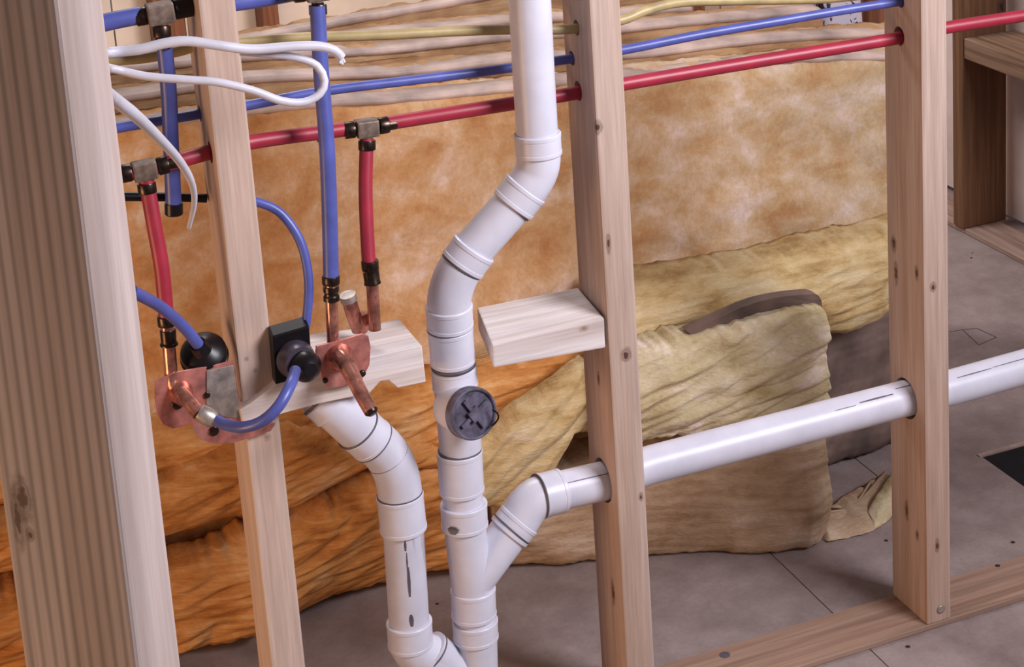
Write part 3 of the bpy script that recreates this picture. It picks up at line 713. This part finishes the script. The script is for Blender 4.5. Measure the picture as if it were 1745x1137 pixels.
REDP = [(-100, 356, .02), (150, 309, .02), (246, 290, .02), (330, 267, .026), (430, 242, .042), (620, 216, RY), (800, 188, RY), (985, 158, RY), (1070, 142, RY), (1300, 103, RY), (1530, 65, RY), (1620, 46, RY), (1900, 4, RY)]
tube('pipe', px_path(REDP), RR, M_red, red)
tee(red, (625, 218, RY-.004), (560, 226, RY), (690, 208, RY), (626, 290, RY-.008))
tube('pipe', px_path([(625, 236, RY-.004), (623, 330, .035), (628, 440, .02), (631, 452, .018)]), .0079, M_red, red)
crimp(red, (630, 444, .018), (632, 470, .018)); crimp(red, (540, 229, RY), (556, 226, RY))
tube('copper_stub', px_path([(631, 450, .018), (634, 480, .016), (639, 562, .014)]), .0070, M_cop, red, label='copper riser stub')
ringfit('copper_collar', P(632, 462, .018), P(635, 484, .016), [(0, .008), (0, .0092), (.8, .0090), (.9, .0096), (1, .0096), (1, .007)], M_crimp, red)
tee(red, (246, 290, .02), (205, 297, .02), (300, 276, .02), (252, 330, .018))
tube('pipe', px_path([(249, 305, .02), (262, 380, .012), (276, 460, .006), (284, 548, .0)]), .0082, M_red, red)
crimp(red, (283, 538, .0), (285, 556, .0))
tube('copper_stub', px_path([(284, 548, 0), (287, 580, 0), (292, 642, 0)]), .0070, M_cop, red, label='copper riser stub')
ringfit('copper_collar', P(286, 562, .0), P(288, 588, 0), [(0, .007), (0, .0086), (.8, .0082), (.9, .0096), (1, .0096), (1, .007)], M_crimp, red)
# heavier blue line along the top with two drops
blu = empty('blue_water_line', P(275, 30, .04), 'blue cold water line along the top edge with tees and two vertical drops', 'pipe')
BLUP = [(120, 54, .04), (185, 38, .04), (272, 20, .04), (330, 8, .04), (420, -2, .04), (540, -24, .04)]
tube('pipe', px_path([(-100, 110, .04), (120, 54, .04), (185, 37, .04), (240, 26, .04)]), .0095, M_blue, blu)
tube('pipe', px_path([(300, 16, .04), (410, 4, .04), (480, -8, .04), (540, -20, .035)]), .0090, M_blue, blu)
o = tee(blu, (273, 22, .034), (232, 30, .04), (322, 13, .04), (277, 70, .030)); o.scale = (1.12, 1.12, 1.12)
ringfit('crimp_ring', P(296, 16, .038), P(325, 10, .04), [(0, .009), (0, .0115), (1, .0115), (1, .009)], M_black, blu)
tube('pipe', px_path([(277, 50, .034), (287, 150, .044), (291, 240, .048), (296, 350, .048)]), .0086, M_blue, blu, label='left vertical drop ending in a capped stub')
ringfit('end_cap', P(296, 346, .048), P(296.5, 366, .048), [(0, .008), (0, .0098), (.9, .0098), (1, .0088)], M_black, blu)
tee(blu, (540, -14, .024), (500, -10, .024), (580, -22, .024), (542, 20, .022))
tube('pipe', px_path([(541, 10, .02), (547, 120, .012), (557, 250, .0), (562, 380, -.006), (564, 478, -.010)]), .0086, M_blue, blu, label='right vertical drop down to the copper stub')
crimp(blu, (563.5, 470, -.010), (564.5, 500, -.010), .0095)
tube('copper_stub', px_path([(564, 480, -.010), (565, 520, -.011), (568, 600, -.012)]), .0068, M_cop, blu, label='copper riser stub')
ringfit('copper_collar', P(564, 488, -.010), P(565, 512, -.0105), [(0, .007), (0, .0088), (.35, .0088), (.45, .0078), (.6, .0078), (.7, .009), (1, .009), (1, .007)], M_crimp, blu)
# thin blue tube
tb = mesh_obj('thin_blue_tube', *tube_geo(smooth_path(px_path([(-100, 272, .070), (150, 228, .070), (205, 217, .070), (330, 196, .070), (430, 178, .070), (560, 154, .070), (700, 137, .070), (860, 117, .070), (985, 98, .066), (1068, 84, .062), (1200, 58, .058), (1340, 34, .052), (1440, 17, .048), (1560, -2, .048), (1640, -20, .048)])), .0058, 16), M_blue, None, True)
soft(tb); tag(tb, 'thin blue tube running level above the red line', 'pipe')
bt_ = mesh_obj('black_tube', *tube_geo(smooth_path(px_path([(-100, 330, .075), (150, 334, .075), (215, 335, .075), (300, 336, .075), (352, 338, .075)])), .0052, 12), M_black, None, True)
tag(bt_, 'short black tube crossing behind the capped blue pipe', 'pipe'); soft(bt_)
lp = tube('blue_supply_tube', px_path([(395, 338, .03), (437, 344, .025), (474, 360, .02), (502, 393, .012), (518, 430, .006), (526, 480, .0), (524, 530, -.004), (518, 572, -.005)]), .0052, M_blue)
tag(lp, 'blue tube curving down into the square black fitting', 'pipe', 'short curved blue supply tubes')
lp = tube('blue_supply_tube', px_path([(225, 496, -.10), (240, 504, -.09), (275, 524, -.06), (312, 556, -.035), (340, 590, -.022)]), .0062, M_blue)
tag(lp, 'blue tube sloping down into the round black fitting at left', 'pipe', 'short curved blue supply tubes')
lp = tube('blue_supply_tube', px_path([(503, 632, -.065), (495, 656, -.10), (475, 692, -.115), (447, 718, -.11), (415, 728, -.095), (385, 724, -.07), (364, 713, -.05)]), .0062, M_blue)
tag(lp, 'blue tube sagging between the square black fitting and the left copper bracket', 'pipe', 'short curved blue supply tubes')

# copper brackets
cb = empty('copper_stub_bracket', P(330, 740, -.008), 'large copper and grey bracket left of the second stud, rounded lower corners', 'bracket', 'copper pipe brackets')
o = plate('mounting_plate', [(264, 652), (292, 636), (345, 626), (399, 615), (410, 690), (416, 700), (420, 712), (470, 722), (462, 735), (430, 746), (395, 756), (365, 757), (343, 750), (331, 736), (327, 718), (316, 727), (295, 731), (278, 724), (268, 706), (264, 680)], -.008, .0025, M_copplate, cb)
plate('grey_plate', [(352, 632), (398, 622), (409, 702), (420, 716), (380, 710), (352, 690)], -.0095, .0014, M_galv, cb, 'dull grey metal patch')
for (x, y, r) in ((352, 673, .0036), (364, 734, .0055), (302, 688, .0060)):
    mesh_obj('screw_hole', *_lathe(P(x, y, -.0075), V((0, -1, 0)), [(0, r), (.0022, r), (.0022, r*.7)], 16), M_crimp, cb, True)
ringfit('elbow_boss', P(308, 668, -.008), P(314, 680, -.026), [(0, .013), (.3, .0125), (.6, .010), (1, .0088)], M_cop, cb)
tube('copper_stub', px_path([(308, 668, -.018), (322, 684, -.032), (340, 706, -.048)]), .0078, M_cop, cb)
ringfit('grey_collar', P(338, 702, -.046), P(366, 716, -.052), [(0, .0085), (.2, .0098), (.8, .0098), (1, .008)], M_galv, cb)
tube('copper_riser', px_path([(292, 636, -.001), (296, 655, -.004), (306, 668, -.012)]), .0078, M_cop, cb)
cb = empty('copper_stub_bracket', P(585, 655, -.02), 'square copper bracket on the backing board with a long copper stub pointing down', 'bracket', 'copper pipe brackets')
plate('mounting_plate', [(539, 590), (570, 583), (618, 569), (628, 573), (632, 592), (630, 622), (616, 650), (590, 658), (562, 662), (550, 652), (544, 622), (538, 602)], -.026, .003, M_copplate, cb)
for (x, y, r) in ((554, 648, .0032), (617, 636, .0040)):
    mesh_obj('screw_head', *_lathe(P(x, y, -.026), V((0, -1, 0)), [(0, r), (.002, r), (.003, r*.5)], 14), M_crimp, cb, True)
ringfit('elbow_boss', P(578, 608, -.026), P(582, 612, -.042), [(0, .016), (.3, .0145), (.7, .011), (1, .0100)], M_cop, cb)
tube('copper_stub', px_path([(578, 607, -.036), (588, 618, -.050), (600, 640, -.062), (616, 672, -.080), (633, 702, -.097)]), [.0095, .0098, .0086, .0082, .0080, .0078], M_cop, cb, label='long copper stub')
ringfit('stub_end', P(632, 700, -.0965), P(636, 707, -.100), [(0, .0078), (.5, .0070), (1, .004)], M_crimp, cb)
# copper fitting lying behind the board
ce = empty('copper_elbow', P(605, 560, .03), 'small copper elbow fitting with a bright rim behind the backing board', 'pipe fitting')
tube('elbow_body', px_path([(594, 508, .03), (602, 535, .032), (612, 562, .034)]), .0085, M_cop, ce)
ringfit('bright_rim', P(592, 502, .029), P(595, 512, .030), [(0, .006), (0, .0095), (1, .0095), (1, .006)], M_galv, ce)
tube('elbow_arm', px_path([(612, 562, .034), (622, 555, .03), (618, 534, .03)]), .0072, M_cop, ce)

# black fittings
bf = empty('black_stub_fitting', P(345, 612, -.02), 'round black plastic fitting sitting on the left copper bracket', 'pipe fitting', 'black plastic pipe fittings')
c0 = P(346, 598, .012); nb_ = V((-.15, -.55, .82)).normalized()
ringfit('dome', c0-nb_*.012, c0+nb_*.012, [(0, .024), (.25, .0255), (.5, .0245), (.75, .0195), (.95, .010), (1, .008)], M_black, bf, 32)
ringfit('flange', c0-nb_*.014, c0-nb_*.010, [(0, .025), (.2, .0262), (.8, .0262), (1, .025)], M_black, bf, 32)
ringfit('collar', P(336, 586, -.022), P(346, 598, -.016), [(0, .0088), (.6, .0100), (1, .0100)], M_black, bf)
bf = empty('black_stub_fitting', P(500, 655, -.02), 'square black plastic fitting with a round collar, right of the second stud', 'pipe fitting', 'black plastic pipe fittings')
f = [P(*a) for a in ((464, 574, -.020), (527, 556, -.020), (531, 606, -.020), (524, 640, -.02), (470, 656, -.020))]
b_ = [v+V((0, .018, 0)) for v in f]; b_[0].z += .006; b_[1].z += .006
o = mesh_obj('square_plate', *prism_geo(f, b_), M_black, bf); bevel(o, .0015, 2)
nb_ = V((.12, -.97, .12)).normalized(); c0 = P(503, 612, -.022)
ringfit('collar', c0, c0+nb_*.020, [(0, .0215), (.3, .0210), (.7, .0185), (1, .0175), (1, .0150)], plastic('dark_grey_plastic', (66, 58, 72), .3), bf, 32)
c1 = c0+nb_*.018+V((.003, 0, -.004))
ringfit('ball_cap', c1, c1+nb_*.022, [(0, .0175), (.4, .0170), (.7, .0140), (.92, .0095), (1, .0070)], M_black, bf, 32)

# ------------------------------------------------------------------ cables
def cable(name, ctrl, r, mat, label, group=None, n=14):
    o = tube(name, px_path(ctrl), r, mat, None, n=n); tag(o, label, 'cable', group); return o
wc = empty('white_cable', P(420, 90, -.12), 'white electrical cable bent in a long loop in front of the second stud', 'cable', 'white electrical cables')
tube('sheath', px_path([(150, 96, -.82), (160, 92, -.50), (172, 90, -.14), (190, 89, -.10), (240, 84, -.105), (280, 74, -.11), (320, 70, -.115), (370, 77, -.12), (430, 84, -.12), (500, 79, -.12), (545, 79, -.12), (570, 86, -.12), (582, 98, -.12)]), [.0046, .0046, .0048, .0048, .0050, .0056, .0056, .0050, .0050], M_white, wc, n=14)
tube('sheath', px_path([(150, 108, -.82), (160, 110, -.50), (172, 112, -.14), (196, 118, -.10), (250, 130, -.105), (320, 136, -.115), (370, 140, -.12), (430, 154, -.122), (480, 172, -.122), (518, 174, -.12), (545, 160, -.118), (553, 138, -.115), (540, 112, -.112), (505, 98, -.11), (460, 92, -.11), (410, 88, -.112)]), .0042, M_white, wc, n=14)
for dx, dy in ((-3, 10), (1, 12), (5, 9)):
    tube('loose_end', px_path([(579, 94, -.12), (582+dx*.5, 98+dy*.4, -.12), (582+dx, 98+dy, -.121)]), .0015, M_white, wc, n=8)
cable('white_cable', [(150, 136, -.82), (168, 150, -.62), (193, 168, -.50), (232, 198, -.46), (275, 240, -.42), (306, 275, -.38), (326, 310, -.35), (331, 345, -.33), (322, 388, -.31)], [.0052, .0052, .0054, .0056, .0056, .0052, .0042, .0034, .0020], M_white, 'thick white electrical cable arching down from the nearest stud, cut end pointing down', 'white electrical cables')
cable('yellow_cable', [(140, 108, .075), (195, 103, .075), (250, 98, .075), (300, 88, .075), (350, 76, .075), (430, 70, .075), (520, 64, .072), (640, 60, .065), (780, 53, .06), (880, 50, .052), (980, 49, .045), (1060, 34, .045), (1100, 18, .05), (1160, 4, .06), (1260, 1, .07), (1400, -2, .08), (1500, -12, .08)], .0060, M_yellow, 'yellow cable running level behind the studs above the blue tube')

# ------------------------------------------------------------------ holes bored in the studs
def at_x(ctrl, X):
    pts = smooth_path(px_path(ctrl))
    for a, b_ in zip(pts, pts[1:]):
        if (a.x-X)*(b_.x-X) <= 0 and abs(a.x-b_.x) > 1e-9: return a.lerp(b_, (X-a.x)/(b_.x-a.x))
def bore(ctrl, X, r, dz=0):
    a = at_x(ctrl, X-.012); b_ = at_x(ctrl, X+.05); d = (b_-a).normalized()
    return _lathe(a+V((0, 0, dz))-d*.01, d, [(0, r), ((b_-a).length+.02, r)], 28)
THIN = [(-100, 272, .070), (150, 228, .070), (205, 217, .070), (330, 196, .070), (430, 178, .070), (560, 154, .070), (700, 137, .070), (860, 117, .070), (985, 98, .066), (1068, 84, .062), (1200, 58, .058), (1340, 34, .052), (1440, 17, .048), (1560, -2, .048), (1640, -20, .048)]
YELP = [(780, 53, .06), (880, 50, .052), (980, 49, .045), (1060, 34, .045), (1100, 18, .05), (1160, 4, .06)]
DRS = [(945, 839, D+.007), (1035, 818, .045), (1110, 792, .045), (1550, 677, .048), (1620, 661, .048), (2050, 540, .048)]
def straight(ctrl):
    out = []
    for a, b_ in zip(ctrl, ctrl[1:]):
        for k in range(6): out.append(tuple(a[i]+(b_[i]-a[i])*k/6 for i in range(3)))
    return out+[ctrl[-1]]
cut(S4, [bore(straight(DRS), X4, .0285), bore(REDP, X4, .0125, .002), bore(THIN, X4, .0090)])
cut(S3, [bore(straight(DRS), X3, .0285), bore(REDP, X3, .0120, .002), bore(THIN, X3, .0090), bore(YELP, X3, .0095)])
gb = [v.copy() for v in BOARD[0]]
cut(S2, [bore(REDP, X2, .0120), bore(THIN, X2, .0088), (gb, BOARD[1])])

# ------------------------------------------------------------------ small marks
def stripe(ctrl_a, ctrl_b, s_off, r, wd, par, name='printed_line', mat=None, n=10):
    """thin raised print on the surface of a pipe running a -> b"""
    a = P(*ctrl_a); b_ = P(*ctrl_b); ax = (b_-a).normalized(); vs = []; fs = []
    view = (CAM-(a+b_)/2).normalized(); view = (view-ax*view.dot(ax)).normalized(); up = ax.cross(view).normalized()
    if up.z < 0 or (abs(up.z) < .3 and up.x < 0): up = -up
    for i in range(n+1):
        c = a.lerp(b_, i/n)
        wv_ = wd*(0.4+0.6*math.sin(math.pi*(i+.5)/(n+1)))*(1+.3*noise.noise(V((i*1.3, s_off*9, 0))))
        for sg in (-1, 1):
            an = math.asin(s_off)+sg*wv_/2/r
            e = up*math.sin(an)+view*math.cos(an)
            vs.append(c+e*(r+.0004)); vs.append(c+e*(r-.0006))
    for i in range(n):
        k = i*4
        fs += [(k, k+2, k+6, k+4), (k, k+4, k+5, k+1), (k+2, k+3, k+7, k+6), (k+1, k+5, k+7, k+3)]
    fs += [(0, 1, 3, 2), (n*4, n*4+2, n*4+3, n*4+1)]
    return mesh_obj(name, vs, fs, mat or M_seam, par)
def on_dr(px):
    for a, b_ in zip(DR, DR[1:]):
        if a[0] <= px <= b_[0]:
            t = (px-a[0])/(b_[0]-a[0]); return tuple(a[i]+(b_[i]-a[i])*t for i in range(3))
stripe(on_dr(955), on_dr(1031), .30, R0, .0012, st)
stripe(on_dr(1455), on_dr(1512), .38, R0, .0022, st)
stripe(on_dr(1412), on_dr(1448), .30, R0, .0010, st)
stripe(on_dr(1520), on_dr(1548), .62, R0, .0010, st)
stripe(on_dr(1622), on_dr(1680), .42, R0, .0014, st)
stripe(on_dr(1682), on_dr(1760), .45, R0, .0010, st)
stripe((690, 925, L_), (692, 960, L_), .05, R0, .0016, st, 'scuff')
stripe((691, 950, L_), (694, 1000, L_), .10, R0, .0034, st, 'scuff')
stripe((689, 905, L_), (690, 922, L_), .0, R0, .0030, st, 'scuff')
stripe((695, 1030, L_), (697, 1050, L_), .1, R0, .0050, st, 'scuff')
stripe((789, 880, D), (789.6, 892, D), -.45, .0285, .013, st, 'scuff', n=6)
for (x, y, r) in ((1510, 922, .0030), (1726, 925, .0034), (1547, 1103, .0034), (1655, 440, .003), (745, 1030, .0025), (1657, 432, .002)):
    mesh_obj('nail_hole', *_lathe(PZ(x, y, ZF-.0005), V((0, 0, 1)), [(0, r), (.0009, r), (.0009, r*.5)], 12), M_dark, fl)
for (x, y, r) in ((1700, 965, .0038), (1235, 1117, .0075)):
    q = mesh_obj('nail_hole', *_lathe(PZ(x, y, -.0005), V((0, 0, 1)), [(0, r), (.0009, r), (.0009, r*.5)], 12), M_dark if x > 1500 else M_seam, bp)
# pencilled diamond on the subfloor
dm = [(1640, 562), (1665, 560), (1698, 575), (1668, 588), (1640, 562), (1618, 566)]
for a, b_ in zip(dm, dm[1:]):
    p = PZ(a[0], a[1], ZF); q = PZ(b_[0], b_[1], ZF); d = (q-p).normalized(); sd = V((-d.y, d.x, 0))*.0011
    f = [p-sd, p+sd, q+sd, q-sd]
    mesh_obj('pencil_line', *prism_geo([v+V((0, 0, .0004)) for v in f], [v-V((0, 0, .0006)) for v in f]), M_seam, fl)
